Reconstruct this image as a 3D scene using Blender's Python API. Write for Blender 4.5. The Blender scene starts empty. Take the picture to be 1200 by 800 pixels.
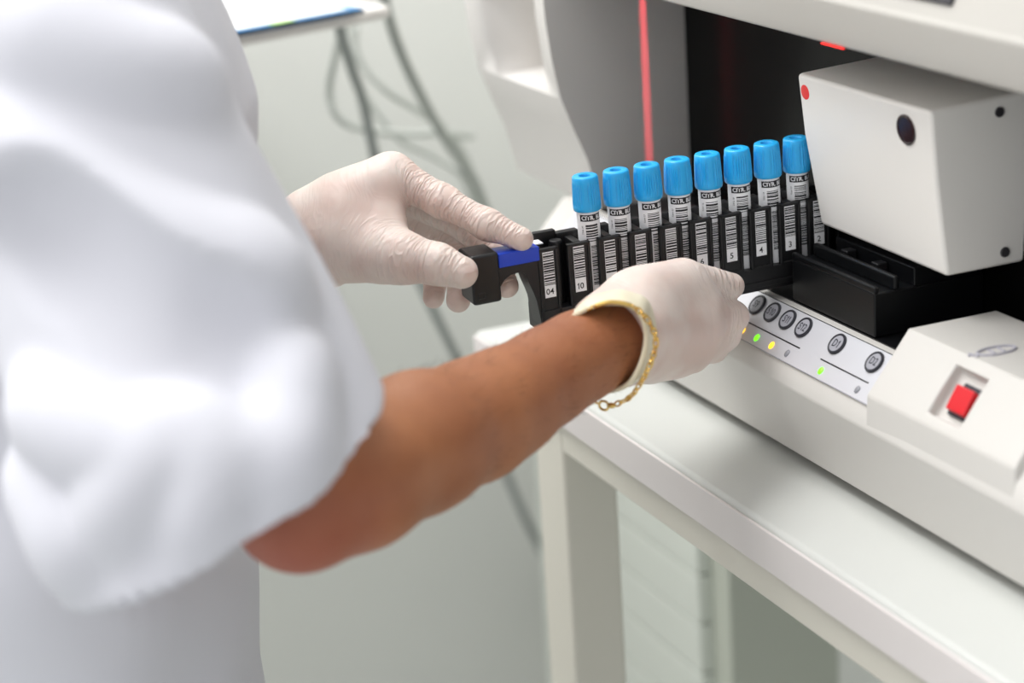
import bpy, bmesh, math, random
import numpy as np
from mathutils import Vector, Matrix

random.seed(7)
SC = bpy.context.scene
COL = SC.collection
FLOOR = -0.95            # floor height before the final lift of the whole scene to z = 0

# ------------------------------------------------------------------ camera measurements
FPX = 2534.4564
_R = np.array([[0.39751846, 0.9155319, -0.06148508], [0.2578317, -0.17575358, -0.95007026], [-0.88062585, 0.36181767, -0.30591844]])
_u, _s, _v = np.linalg.svd(_R)
RC = _u @ _v                                    # rows: camera right, down, forward
def ray(px, py): return RC.T @ np.array([(px - 600) / FPX, (py - 400) / FPX, 1.0])
CAM = -ray(687, 212) * 1.25
def at(px, py, d): return CAM + ray(px, py) * d          # survey point: direction and distance
def onX(px, py, c): r = ray(px, py); return CAM + r * ((c - CAM[0]) / r[0])
def onY(px, py, c): r = ray(px, py); return CAM + r * ((c - CAM[1]) / r[1])

# ------------------------------------------------------------------ materials
def srgb(r, g, b):
    f = lambda c: (c / 255 / 12.92) if c / 255 <= .04045 else ((c / 255 + .055) / 1.055) ** 2.4
    return (f(r), f(g), f(b), 1)
def mat(name, col, rough=.5, metal=0, noise=0, nscale=40, bump=0, bscale=200, spec=.5, sss=0, sssr=(.01, .004, .002), emit=None, estr=0, trans=0, coat=0):
    m = bpy.data.materials.new(name); m.use_nodes = True
    nt = m.node_tree; b = nt.nodes['Principled BSDF']
    b.inputs['Base Color'].default_value = col; b.inputs['Roughness'].default_value = rough
    b.inputs['Metallic'].default_value = metal; b.inputs['Specular IOR Level'].default_value = spec
    b.inputs['Transmission Weight'].default_value = trans; b.inputs['Coat Weight'].default_value = coat
    if sss:
        b.inputs['Subsurface Weight'].default_value = sss; b.inputs['Subsurface Radius'].default_value = sssr; b.inputs['Subsurface Scale'].default_value = 1
    if emit:
        b.inputs['Emission Color'].default_value = emit; b.inputs['Emission Strength'].default_value = estr
    tc = nt.nodes.new('ShaderNodeTexCoord')
    if noise:
        n = nt.nodes.new('ShaderNodeTexNoise'); n.inputs['Scale'].default_value = nscale; n.inputs['Detail'].default_value = 4
        nt.links.new(tc.outputs['Object'], n.inputs['Vector'])
        mx = nt.nodes.new('ShaderNodeMixRGB'); mx.blend_type = 'MULTIPLY'; mx.inputs[0].default_value = noise
        mx.inputs[1].default_value = col
        rp = nt.nodes.new('ShaderNodeValToRGB'); rp.color_ramp.elements[0].position = .3; rp.color_ramp.elements[1].position = .7
        rp.color_ramp.elements[0].color = (.6, .6, .6, 1); rp.color_ramp.elements[1].color = (1, 1, 1, 1)
        nt.links.new(n.outputs['Fac'], rp.inputs[0]); nt.links.new(rp.outputs[0], mx.inputs[2]); nt.links.new(mx.outputs[0], b.inputs['Base Color'])
    if bump:
        n2 = nt.nodes.new('ShaderNodeTexNoise'); n2.inputs['Scale'].default_value = bscale; n2.inputs['Detail'].default_value = 3
        nt.links.new(tc.outputs['Object'], n2.inputs['Vector'])
        bp = nt.nodes.new('ShaderNodeBump'); bp.inputs['Strength'].default_value = bump; bp.inputs['Distance'].default_value = .001
        nt.links.new(n2.outputs['Fac'], bp.inputs['Height']); nt.links.new(bp.outputs[0], b.inputs['Normal'])
    return m

M = {}
M['plastic'] = mat('instrument_plastic', srgb(211, 208, 203), .42, noise=.04, nscale=6, bump=.05, bscale=900)
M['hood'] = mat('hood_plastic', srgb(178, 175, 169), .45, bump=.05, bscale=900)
M['plastic_box'] = mat('reader_plastic', srgb(243, 240, 235), .4, bump=.05, bscale=900)
M['pillar'] = mat('pillar_plastic', srgb(210, 207, 203), .5, bump=.04, bscale=900)
M['panel'] = mat('panel_foil', srgb(214, 214, 219), .35, metal=.25)
M['black'] = mat('black_plastic', srgb(22, 22, 24), .38, bump=.08, bscale=1500)
M['rack_black'] = mat('rack_black_plastic', srgb(20, 20, 22), .4, bump=.06, bscale=1200)
M['lane'] = mat('black_lane_plastic', srgb(12, 13, 15), .35, spec=.3)
M['gloss_black'] = mat('smoked_black_panel', srgb(8, 8, 8), .2, spec=.12)
M['rim'] = mat('button_rim', srgb(38, 38, 46), .4)
M['button'] = mat('button_grey', srgb(158, 158, 166), .45)
M['ink'] = mat('dark_ink', srgb(45, 45, 54), .5)
M['ink_black'] = mat('label_ink', srgb(24, 24, 28), .5)
M['label'] = mat('label_paper', srgb(250, 250, 252), .5)
M['blue'] = mat('blue_strip', srgb(16, 66, 200), .3)
M['cap'] = mat('cap_blue', srgb(44, 176, 240), .32, sss=.15, sssr=(.001, .002, .003))
M['cap_hole'] = mat('cap_hole_blue', srgb(24, 92, 158), .45)
M['tube'] = mat('clear_tube', srgb(205, 208, 214), .15, trans=.5)
M['gold'] = mat('gold', srgb(238, 200, 118), .22, metal=1)
M['red'] = mat('red_rocker', srgb(214, 20, 34), .3)
M['reddot'] = mat('red_dot', srgb(244, 48, 48), .4)
M['lens'] = mat('dark_red_lens', srgb(38, 10, 16), .25)
M['screw'] = mat('dark_screw', srgb(52, 50, 54), .4)
M['amber'] = mat('amber_led', srgb(255, 190, 30), .3, emit=srgb(255, 190, 40), estr=2.2)
M['green'] = mat('green_led', srgb(110, 235, 30), .3, emit=srgb(110, 240, 30), estr=1.6)
M['ledoff'] = mat('unlit_led', srgb(140, 140, 146), .4)
M['laserlight'] = mat('laser_light_red', srgb(255, 30, 30), .3, emit=srgb(255, 40, 30), estr=1.5)  # emissive red that stands in for laser light on the hood edge
M['bench'] = mat('bench_laminate', srgb(208, 210, 206), .32, noise=.04, nscale=9)
M['edge'] = mat('bench_edge_band', srgb(224, 218, 216), .4)
M['cream'] = mat('cream_metal', srgb(220, 216, 204), .4)
M['cabinet'] = mat('cabinet_laminate', srgb(216, 220, 212), .45)
M['cabinet_side'] = mat('cabinet_side', srgb(190, 194, 182), .5)
M['wall'] = mat('wall_paint', srgb(225, 226, 222), .7, noise=.03, nscale=2)
M['floor'] = mat('floor_vinyl', srgb(206, 210, 206), .45, noise=.05, nscale=5)
M['cable'] = mat('grey_cable', srgb(170, 174, 170), .5)
M['cable_dark'] = mat('dark_grey_cable', srgb(148, 153, 151), .5)
M['cable_pale'] = mat('pale_grey_cable', srgb(192, 196, 191), .5)
M['tray'] = mat('tray_white', srgb(232, 228, 224), .4)
M['sheet'] = mat('sheet_white', srgb(246, 248, 250), .3)
M['sheet_blue'] = mat('sheet_blue', srgb(40, 130, 190), .35)
M['sheet_navy'] = mat('sheet_navy', srgb(16, 58, 92), .4)
M['sheet_mark'] = mat('sheet_grey_mark', srgb(196, 198, 190), .5)
M['sheet_green'] = mat('sheet_green_mark', srgb(170, 210, 110), .5)
M['tunic'] = mat('white_cotton', srgb(214, 214, 221), .85, bump=.2, bscale=1800, spec=.2)
M['trousers'] = mat('white_trousers', srgb(222, 222, 224), .85, spec=.2)
M['shoe'] = mat('white_shoe', srgb(225, 225, 225), .5)
M['hair'] = mat('dark_hair', srgb(40, 30, 26), .6)
M['cuff'] = mat('cream_latex_cuff', srgb(236, 225, 197), .42, sss=.2, sssr=(.004, .003, .002))

# skin: tan with redder and darker drifts
def skin_mat():
    m = mat('tanned_skin', srgb(192, 128, 92), .5, bump=.35, bscale=420, sss=.06, sssr=(.008, .003, .0015))
    nt = m.node_tree; b = nt.nodes['Principled BSDF']
    tc = nt.nodes.new('ShaderNodeTexCoord')
    n = nt.nodes.new('ShaderNodeTexNoise'); n.inputs['Scale'].default_value = 16; n.inputs['Detail'].default_value = 5
    nt.links.new(tc.outputs['Object'], n.inputs['Vector'])
    r = nt.nodes.new('ShaderNodeValToRGB')
    r.color_ramp.elements[0].position = .32; r.color_ramp.elements[0].color = srgb(150, 91, 60)
    r.color_ramp.elements[1].position = .68; r.color_ramp.elements[1].color = srgb(177, 115, 75)
    nt.links.new(n.outputs['Fac'], r.inputs[0]); nt.links.new(r.outputs[0], b.inputs['Base Color'])
    return m
M['skin'] = skin_mat()

# latex: fine rings across each finger and the palm, from the 'along' attribute
def latex_mat():
    m = mat('cream_latex', srgb(236, 218, 204), .45, sss=.2, sssr=(.004, .002, .0015))
    nt = m.node_tree; b = nt.nodes['Principled BSDF']
    a = nt.nodes.new('ShaderNodeAttribute'); a.attribute_name = 'along'
    st = nt.nodes.new('ShaderNodeAttribute'); st.attribute_name = 'wrinkle'
    tc = nt.nodes.new('ShaderNodeTexCoord')
    sc = nt.nodes.new('ShaderNodeVectorMath'); sc.operation = 'SCALE'; sc.inputs['Scale'].default_value = 75
    nt.links.new(tc.outputs['Object'], sc.inputs[0])
    ad = nt.nodes.new('ShaderNodeCombineXYZ')
    ml = nt.nodes.new('ShaderNodeMath'); ml.operation = 'MULTIPLY'; ml.inputs[1].default_value = 240
    nt.links.new(a.outputs['Fac'], ml.inputs[0]); nt.links.new(ml.outputs[0], ad.inputs[0])
    av = nt.nodes.new('ShaderNodeVectorMath'); av.operation = 'ADD'
    nt.links.new(sc.outputs[0], av.inputs[0]); nt.links.new(ad.outputs[0], av.inputs[1])
    n = nt.nodes.new('ShaderNodeTexNoise'); n.inputs['Scale'].default_value = 1; n.inputs['Detail'].default_value = 1.5
    nt.links.new(av.outputs[0], n.inputs['Vector'])
    # ridged: thin raised folds
    s1 = nt.nodes.new('ShaderNodeMath'); s1.operation = 'SUBTRACT'; s1.inputs[1].default_value = .5
    ab = nt.nodes.new('ShaderNodeMath'); ab.operation = 'ABSOLUTE'
    iv = nt.nodes.new('ShaderNodeMapRange'); iv.inputs['From Min'].default_value = 0; iv.inputs['From Max'].default_value = .14
    iv.inputs['To Min'].default_value = 1; iv.inputs['To Max'].default_value = 0
    nt.links.new(n.outputs['Fac'], s1.inputs[0]); nt.links.new(s1.outputs[0], ab.inputs[0]); nt.links.new(ab.outputs[0], iv.inputs['Value'])
    mu = nt.nodes.new('ShaderNodeMath'); mu.operation = 'MULTIPLY'
    nt.links.new(iv.outputs[0], mu.inputs[0]); nt.links.new(st.outputs['Fac'], mu.inputs[1])
    bp = nt.nodes.new('ShaderNodeBump'); bp.inputs['Strength'].default_value = .6; bp.inputs['Distance'].default_value = .0010
    nt.links.new(mu.outputs[0], bp.inputs['Height']); nt.links.new(bp.outputs[0], b.inputs['Normal'])
    # skin shows a little pink through the thin latex
    n3 = nt.nodes.new('ShaderNodeTexNoise'); n3.inputs['Scale'].default_value = 34; n3.inputs['Detail'].default_value = 2
    nt.links.new(tc.outputs['Object'], n3.inputs['Vector'])
    r = nt.nodes.new('ShaderNodeValToRGB')
    r.color_ramp.elements[0].position = .36; r.color_ramp.elements[0].color = srgb(222, 198, 188)
    r.color_ramp.elements[1].position = .64; r.color_ramp.elements[1].color = srgb(233, 217, 208)
    nt.links.new(n3.outputs['Fac'], r.inputs[0]); nt.links.new(r.outputs[0], b.inputs['Base Color'])
    return m
M['latex'] = latex_mat()

# ------------------------------------------------------------------ mesh helpers
class MB:
    def __init__(s): s.v = []; s.f = []; s.m = []
    def add(s, v, f, mi=0):
        o = len(s.v); s.v += [tuple(map(float, p)) for p in v]; s.f += [tuple(i + o for i in q) for q in f]; s.m += [mi] * len(f); return s
    def box(s, x0, x1, y0, y1, z0, z1, mi=0):
        v = [(x, y, z) for x in (x0, x1) for y in (y0, y1) for z in (z0, z1)]
        return s.add(v, [(0, 1, 3, 2), (4, 6, 7, 5), (0, 4, 5, 1), (2, 3, 7, 6), (0, 2, 6, 4), (1, 5, 7, 3)], mi)
    def prism(s, prof, x0, x1, mi=0):            # prof: (y, z) outline swept along x
        n = len(prof); v = [(x0, y, z) for y, z in prof] + [(x1, y, z) for y, z in prof]
        f = [tuple(range(n))[::-1], tuple(range(n, 2 * n))] + [(i, (i + 1) % n, (i + 1) % n + n, i + n) for i in range(n)]
        return s.add(v, f, mi)
    def hexa(s, pts, mi=0):                      # 8 corners: 4 of one end then 4 of the other
        return s.add(pts, [(3, 2, 1, 0), (4, 5, 6, 7), (0, 1, 5, 4), (1, 2, 6, 5), (2, 3, 7, 6), (3, 0, 4, 7)], mi)
    def lathe(s, prof, n=32, o=(0, 0, 0), mi=0, wob=None, frame=None):    # prof: (r, z)
        v = []; f = []
        for r, z in prof:
            for k in range(n):
                a = 2 * math.pi * k / n; rr = r + (wob(a, z) if wob else 0)
                p = np.array((rr * math.cos(a), rr * math.sin(a), z))
                if frame is not None: p = frame @ p
                v.append(p + np.array(o))
        for i in range(len(prof) - 1):
            for k in range(n):
                f.append((i * n + k, i * n + (k + 1) % n, (i + 1) * n + (k + 1) % n, (i + 1) * n + k))
        f.append(tuple(range(n))[::-1]); f.append(tuple(range((len(prof) - 1) * n, len(prof) * n)))
        return s.add(v, f, mi)
    def tube(s, pts, r, n=10, mi=0, closed=False):
        pts = [np.array(p, float) for p in pts]; N = len(pts); v = []; f = []
        up = np.array((0.13, 0.27, 0.95)); prev = None
        for i, p in enumerate(pts):
            a = pts[(i - 1) % N] if closed else pts[max(i - 1, 0)]; b = pts[(i + 1) % N] if closed else pts[min(i + 1, N - 1)]
            t = b - a; t = t / (np.linalg.norm(t) + 1e-12)
            u = (prev if prev is not None else up); u = u - t * (u @ t); u = u / (np.linalg.norm(u) + 1e-12); prev = u
            w = np.cross(t, u); rr = r[i] if hasattr(r, '__len__') else r
            v += [p + rr * (math.cos(q) * u + math.sin(q) * w) for q in [2 * math.pi * k / n for k in range(n)]]
        for i in range(N if closed else N - 1):
            j = (i + 1) % N
            f += [(i * n + k, i * n + (k + 1) % n, j * n + (k + 1) % n, j * n + k) for k in range(n)]
        if not closed: f += [tuple(range(n))[::-1], tuple(range((N - 1) * n, N * n))]
        return s.add(v, f, mi)

def build(name, mb, mats, parent=None, bevel=0, smooth=True, seg=3, sharp=None):
    me = bpy.data.meshes.new(name); off = np.array(parent.get('_o', (0, 0, 0))) if parent is not None else np.zeros(3)
    q = parent
    v = [tuple(np.array(p) - off) for p in mb.v]
    me.from_pydata(v, [], mb.f)
    for m in (mats if isinstance(mats, (list, tuple)) else [mats]): me.materials.append(m)
    me.polygons.foreach_set('material_index', mb.m)
    bm = bmesh.new(); bm.from_mesh(me); bmesh.ops.recalc_face_normals(bm, faces=bm.faces); bm.to_mesh(me); bm.free()
    o = bpy.data.objects.new(name, me); COL.objects.link(o)
    if parent is not None:
        o.parent = parent; o['_o'] = [float(c) for c in off]
    if bevel:
        b = o.modifiers.new('bevel', 'BEVEL'); b.width = bevel; b.segments = seg; b.limit_method = 'ANGLE'; b.angle_limit = math.radians(28)
        w = o.modifiers.new('wn', 'WEIGHTED_NORMAL'); w.keep_sharp = True
        me.shade_smooth()
    elif smooth:
        me.shade_smooth()
        me.set_sharp_from_angle(angle=math.radians(sharp or 35))
    return o

def root(name, label, cat, loc=(0, 0, 0), group=None):
    o = bpy.data.objects.new(name, None); COL.objects.link(o); o.empty_display_size = .02
    o.location = loc; o['_o'] = [float(c) for c in loc]; o['label'] = label; o['category'] = cat
    if group: o['group'] = group
    return o
def tag(o, label, cat, group=None):
    o['label'] = label; o['category'] = cat
    if group: o['group'] = group
    return o
def structure(o): o['kind'] = 'structure'; return o
def bool_cut(o, cutter_mb):
    c = build('cutter', cutter_mb, M['plastic']); c.location = -np.array(o.get('_o', (0, 0, 0)))
    m = o.modifiers.new('cut', 'BOOLEAN'); m.object = c; m.operation = 'DIFFERENCE'; m.solver = 'EXACT'
    o.parent, par = None, o.parent
    mods = [x for x in o.modifiers if x.type == 'BEVEL' or x.type == 'WEIGHTED_NORMAL']
    st = [(x.width, x.segments) for x in mods if x.type == 'BEVEL']
    for x in mods: o.modifiers.remove(x)
    dg = bpy.context.evaluated_depsgraph_get(); dg.update()
    me = bpy.data.meshes.new_from_object(o.evaluated_get(dg), depsgraph=dg)
    o.modifiers.clear(); o.data = me; o.parent = par
    bpy.data.objects.remove(c)
    if st:
        b = o.modifiers.new('bevel', 'BEVEL'); b.width = st[0][0]; b.segments = st[0][1]; b.limit_method = 'ANGLE'; b.angle_limit = math.radians(28)
        w = o.modifiers.new('wn', 'WEIGHTED_NORMAL'); w.keep_sharp = True
        me.shade_smooth()
    return o

_txt = {}
def text_mesh(s, size, bold=0):
    """vertices (x right, y up, centred) and faces of a piece of writing"""
    if (s, size, bold) in _txt: return _txt[(s, size, bold)]
    c = bpy.data.curves.new('t', 'FONT'); c.body = s; c.size = size; c.align_x = 'CENTER'; c.align_y = 'CENTER'; c.resolution_u = 3; c.offset = bold
    o = bpy.data.objects.new('t', c); COL.objects.link(o)
    dg = bpy.context.evaluated_depsgraph_get(); dg.update()
    me = bpy.data.meshes.new_from_object(o.evaluated_get(dg), depsgraph=dg)
    v = [tuple(p.co) for p in me.vertices]; f = [tuple(p.vertices) for p in me.polygons]
    bpy.data.objects.remove(o); bpy.data.curves.remove(c); bpy.data.meshes.remove(me)
    _txt[(s, size, bold)] = (v, f)
    return v, f

_plain_text = text_mesh
def text_mesh(t, size, bold=0):
    """like above, but with a flagged figure 1"""
    if '1' not in t: return _plain_text(t, size, bold)
    V, F, x = [], [], 0.0
    h = size * .36; w = size * .045 + bold
    for ch in t:
        if ch == ' ': x += size * .3; continue
        if ch == '1':
            v = [(.18 * size - w, -h, 0), (.18 * size + w, -h, 0), (.18 * size + w, h, 0), (.18 * size - w, h, 0), (.02 * size, h - .20 * size, 0), (.02 * size, h - .28 * size, 0), (.18 * size - w, h - .16 * size, 0)]
            f = [(0, 1, 2, 3), (3, 4, 5, 6)]; wd = .18 * size + w
        else:
            v0, f = _plain_text(ch, size, bold); x0 = min(p[0] for p in v0); wd = max(p[0] for p in v0) - x0
            y0 = min(p[1] for p in v0); y1 = max(p[1] for p in v0)
            v = [(p[0] - x0, (p[1] - (y0 + y1) / 2) * (2 * h / (y1 - y0)), 0) for p in v0]
        o = len(V); V += [(p[0] + x, p[1], 0) for p in v]; F += [tuple(i + o for i in q) for q in f]; x += wd + size * .13
    x -= size * .13
    return [(p[0] - x / 2, p[1], 0) for p in V], F

# ================================================================== ROOM
structure(build('floor', MB().box(-1.0, 2.2, -2.0, .95, FLOOR - .05, FLOOR), M['floor']))
structure(build('wall_back', MB().box(-1.05, -.95, -2.0, .95, FLOOR, 1.75), M['wall']))
structure(build('wall_right', MB().box(-.95, 2.2, .90, .98, FLOOR, 1.75), M['wall']))

# ================================================================== LAB BENCH
ZT = -.1800
TL = -.306
bench = root('lab_bench', 'white lab bench under the analyzer, cream apron and square legs', 'bench', (.2, .4, FLOOR))
build('tabletop', MB().box(TL, .80, .0435, .80, ZT - .028, ZT), [M['bench']], bench, bevel=.004)
build('edge_band', MB().box(TL + .002, .80, .0415, .0437, ZT - .0275, ZT - .003), M['edge'], bench, bevel=.0009)
build('apron', MB().box(-.1626, .74, .0460, .066, ZT - .0495, ZT - .0285), M['cream'], bench, bevel=.0015)
build('apron', MB().box(-.2085, -.19, .084, .70, ZT - .0495, ZT - .0285), M['cream'], bench, bevel=.0015)
for x0, y0 in ((-.2092, .0460), (.74, .0460), (-.2092, .71), (.74, .71)):
    l = build('leg', MB().box(x0, x0 + .0464, y0, y0 + .0405, FLOOR, ZT - .0282), M['cream'], bench, bevel=.003)

# drawer cabinet under the bench
cy = .30
cx1 = float(onY(833, 650, cy)[0]); cx0 = cx1 - .36; cz1 = ZT - .10
cab = root('drawer_cabinet', 'pale green-grey drawer cabinet standing under the bench behind its leg', 'cabinet', (cx0 + .18, cy + .2, FLOOR))
build('body', MB().box(cx0, cx1 + .03, cy, cy + .11, FLOOR + .03, cz1), M['cabinet_side'], cab, bevel=.003)
zz = cz1 - .015
for k in range(12):
    build('drawer', MB().box(cx0 + .008, cx1, cy - .014, cy + .001, zz - .0463, zz), M['cabinet'], cab, bevel=.0025)
    zz -= .0475
build('plinth', MB().box(cx0 + .01, cx1 + .02, cy + .01, cy + .105, FLOOR, FLOOR + .03), M['cabinet_side'], cab)

# ================================================================== ANALYZER
XR, XL = .66, -.30
an = root('blood_analyzer', 'large off-white laboratory analyzer with dark loading bay, standing on the bench', 'lab analyzer', (.15, .3, -.1800))
YB = .60
ZL = -.0896
lb = build('lower_housing', MB().prism([(.1035, -.1722), (.0930, -.1255), (.0966, -.1131), (.118, ZL), (YB, ZL), (YB, -.1722)], XL, XR), M['plastic'], an, bevel=.0012)
for x in (-.26, .55):
    for y in (.13, .55):
        build('foot', MB().lathe([(.015, -.1800), (.016, -.178), (.016, -.1715)], 24, (x, y, 0)), M['black'], an)

# button panel on the 47 degree slope
sl = math.radians(47); T = np.array((0, math.cos(sl), math.sin(sl))); Nn = np.array((0, -math.sin(sl), math.cos(sl))); P0 = np.array((0, .118, ZL))
def sp(x, t, h=0): return P0 * np.array((0, 1, 1)) + np.array((x, 0, 0)) - T * t + Nn * h
def slab(mb, x0, x1, t0, t1, h0, h1, mi=0):
    return mb.hexa([sp(x0, t0, h0), sp(x1, t0, h0), sp(x1, t1, h0), sp(x0, t1, h0), sp(x0, t0, h1), sp(x1, t0, h1), sp(x1, t1, h1), sp(x0, t1, h1)], mi)
pm = MB()
slab(pm, -.27, .1466, .0006, .0320, -.0004, .0006)
slab(pm, -.27, .1466, .0002, .0007, -.0004, .00075, 1)
slab(pm, -.27, .1466, .0317, .0321, -.0004, .00072, 2)
slab(pm, -.17, .0614, .0203, .0211, .0005, .0008, 1)
slab(pm, .0846, .1353, .0203, .0211, .0005, .0008, 1)
panel = build('button_panel', pm, [M['panel'], M['ink_black'], M['button']], an)
SF = np.array([(1, 0, 0), T, Nn]).T
for s, x in (('S9', -.0022), ('S10', .0162), ('S11', .0344), ('S12', .0528), ('D1', .0901), ('D2', .1293)):
    c = sp(x, .0087)
    b = build('button', MB().lathe([(.0054, .0006), (.0054, .0016), (.0051, .0019)], 40, c, 0, None, SF), M['button'], panel)
    build('rim', MB().lathe([(.0053, .0007), (.0053, .0019), (.0056, .0021), (.0064, .0021), (.0067, .0017), (.0067, .0005)], 40, c, 0, None, SF), M['rim'], b)
    v, f = text_mesh(s, .0058, .00004)
    t = MB().add([c + SF @ np.array((p[0] * .95, p[1] * 1.15, .00205)) for p in v], f)
    build('lettering', t, M['ink'], b, smooth=False)
for x, k in ((.0005, 'amber'), (.0179, 'green'), (.0356, 'amber'), (.0538, 'ledoff'), (.0916, 'green'), (.1306, 'ledoff')):
    c = sp(x, .0268)
    g = build('indicator_light', MB().lathe([(.0019, .0005), (.0019, .0011), (.0014, .0015), (.0005, .0017)], 20, c, 0, None, SF @ np.diag((.95, 1.25, 1))), M[k], panel)
    if k != 'ledoff': g['label'] = 'lit %s indicator light' % k
    else: g['label'] = 'unlit grey indicator light'

# raised switch housing at the right of the panel
XH = .147
s2 = math.radians(51.2); T2 = np.array((0, math.cos(s2), math.sin(s2))); N2 = np.array((0, -math.sin(s2), math.cos(s2))); Q0 = np.array((0, .0962, -.1040))
hp = [(.0935, -.1275), (.0945, -.1060), (.0965, -.1036), (.1218, -.0724), (.18, -.0724), (.18, -.12)]
n = len(hp); XE = .2795
hv = [(XH, y, z) for y, z in hp] + [(XE + (.004 if i == 0 else 0), y + (.002 if i in (1, 2) else 0), z) for i, (y, z) in enumerate(hp)]
sh = build('switch_housing', MB().add(hv, [tuple(range(n))[::-1], tuple(range(n, 2 * n))] + [(i, (i + 1) % n, (i + 1) % n + n, i + n) for i in range(n)]), M['plastic'], an, bevel=.0016)
def s2p(x, t, h): return np.array((x, 0, 0)) + Q0 + T2 * t + N2 * h
def slab2(mb, x0, x1, t0, t1, h0, h1, mi=0, tilt=0):
    return mb.hexa([s2p(x0, t0, h0), s2p(x1, t0, h0), s2p(x1, t1, h0), s2p(x0, t1, h0), s2p(x0, t0, h1), s2p(x1, t0, h1), s2p(x1, t1, h1 + tilt), s2p(x0, t1, h1 + tilt)], mi)
bool_cut(sh, slab2(MB(), .1995, .2275, .0045, .0335, -.0065, .02))
bz = build('rocker_bezel', slab2(MB(), .2085, .2265, .0085, .0275, -.008, -.0040), M['ink'], sh, bevel=.0008)
bz['label'] = 'dark bezel around the red rocker'
rk = build('rocker_switch', slab2(MB(), .2095, .2255, .0105, .0245, -.006, -.0005, 0, .0018), M['red'], sh, bevel=.0009)
rk['label'] = 'red rocker switch'
# faded printed emblem on the housing's top
em = MB()
ec = onX(1161, 412, .2); r_ = ray(1161, 412); ec = CAM + r_ * ((-.0724 - CAM[2]) / r_[2])
ez = -.0721
ring = [(ec[0] + .0055 * math.cos(a) + .001, ec[1] + .0115 * math.sin(a) + .003, ez) for a in [2 * math.pi * k / 40 for k in range(40)]]
em.tube(ring, .0009, 6, closed=True)
for a, b in (((-.0025, -.012), (.0035, -.0105)), ((-.001, -.0135), (.003, -.0095)), ((-.0025, .000), (.0040, .000)), ((-.0022, .006), (.0042, .006))):
    em.tube([(ec[0] + a[0], ec[1] + a[1], ez), (ec[0] + b[0], ec[1] + b[1], ez)], .0007, 6)
eo = build('printed_emblem', em, mat('emblem_grey', srgb(172, 170, 180), .5), sh); eo.scale = (1, 1, 1)

# upper hood over the loading bay
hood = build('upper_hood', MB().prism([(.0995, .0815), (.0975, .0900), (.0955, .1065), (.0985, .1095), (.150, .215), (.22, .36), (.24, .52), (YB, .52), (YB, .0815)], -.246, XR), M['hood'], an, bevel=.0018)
dc = onY(1112, 7, .0995)
g = (.150 - .0985) / (.215 - .1095)
def hd(x, z, h): q = np.array((x, .0985 + (z - .1095) * g, z)); nn = np.array((0, -1, g)); return q + nn / np.linalg.norm(nn) * h
zc = .1155
dm = MB().hexa([hd(.05, zc, -.001), hd(dc[0], zc, -.001), hd(dc[0], zc + .07, -.001), hd(.05, zc + .07, -.001), hd(.05, zc, .002), hd(dc[0], zc, .002), hd(dc[0], zc + .07, .002), hd(.05, zc + .07, .002)])
dsp = build('display', dm, mat('display_frame', srgb(44, 42, 48), .4), hood, bevel=.0008)
dm2 = MB().hexa([hd(.055, zc + .005, .001), hd(dc[0] - .005, zc + .005, .001), hd(dc[0] - .005, zc + .065, .001), hd(.055, zc + .065, .001), hd(.055, zc + .005, .0023), hd(dc[0] - .005, zc + .005, .0023), hd(dc[0] - .005, zc + .065, .0023), hd(.055, zc + .065, .0023)])
build('screen', dm2, mat('display_glass', srgb(120, 128, 122), .15), dsp)

# left pillar with its recessed grip
XW = -.25
pil = build('side_pillar', MB().prism([(.1255, ZL + .0002), (.1165, -.052), (.1075, -.030), (.0985, -.006), (.0935, .020), (.0900, .05), (.0885, .085), (.0885, .52), (YB, .52), (YB, ZL + .0002)], -.40, XW), M['pillar'], an)
bool_cut(pil, MB().prism([(.05, -.008), (.14, -.004), (.14, .16), (.05, .16)], -.362, -.2665))

# dark interior of the loading bay
bp_ = build('back_panel', MB().box(XW, XR, .1975, .206, ZL, .0818), M['gloss_black'], an)
fl = build('bay_floor', MB().box(XW + .0004, XR, .1232, .1975, ZL - .001, ZL + .0008), M['lane'], an)
# sample lane block with guide rails
lm = MB().box(.0195, .1105, .1236, .1972, ZL + .0009, -.0625)
lane = build('sample_lane', lm, M['lane'], an, bevel=.0012)
build('guide_rail', MB().box(.0195, .1105, .1236, .1270, -.0628, -.0590), M['lane'], lane, bevel=.001)
build('guide_rail', MB().box(.0225, .1105, .1365, .1405, -.0628, -.0545), M['lane'], lane, bevel=.0015)
build('guide_rail', MB().box(.0265, .1105, .150, .196, -.0628, -.0515), M['lane'], lane, bevel=.001)
build('latch', MB().box(.045, .052, .142, .149, -.0628, -.0540), M['black'], lane, bevel=.0008)
build('latch', MB().box(.078, .085, .142, .149, -.0628, -.0540), M['black'], lane, bevel=.0008)
build('lane_wall', MB().box(-.12, -.016, .160, .170, ZL + .0009, -.066), M['lane'], an, bevel=.001)

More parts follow.
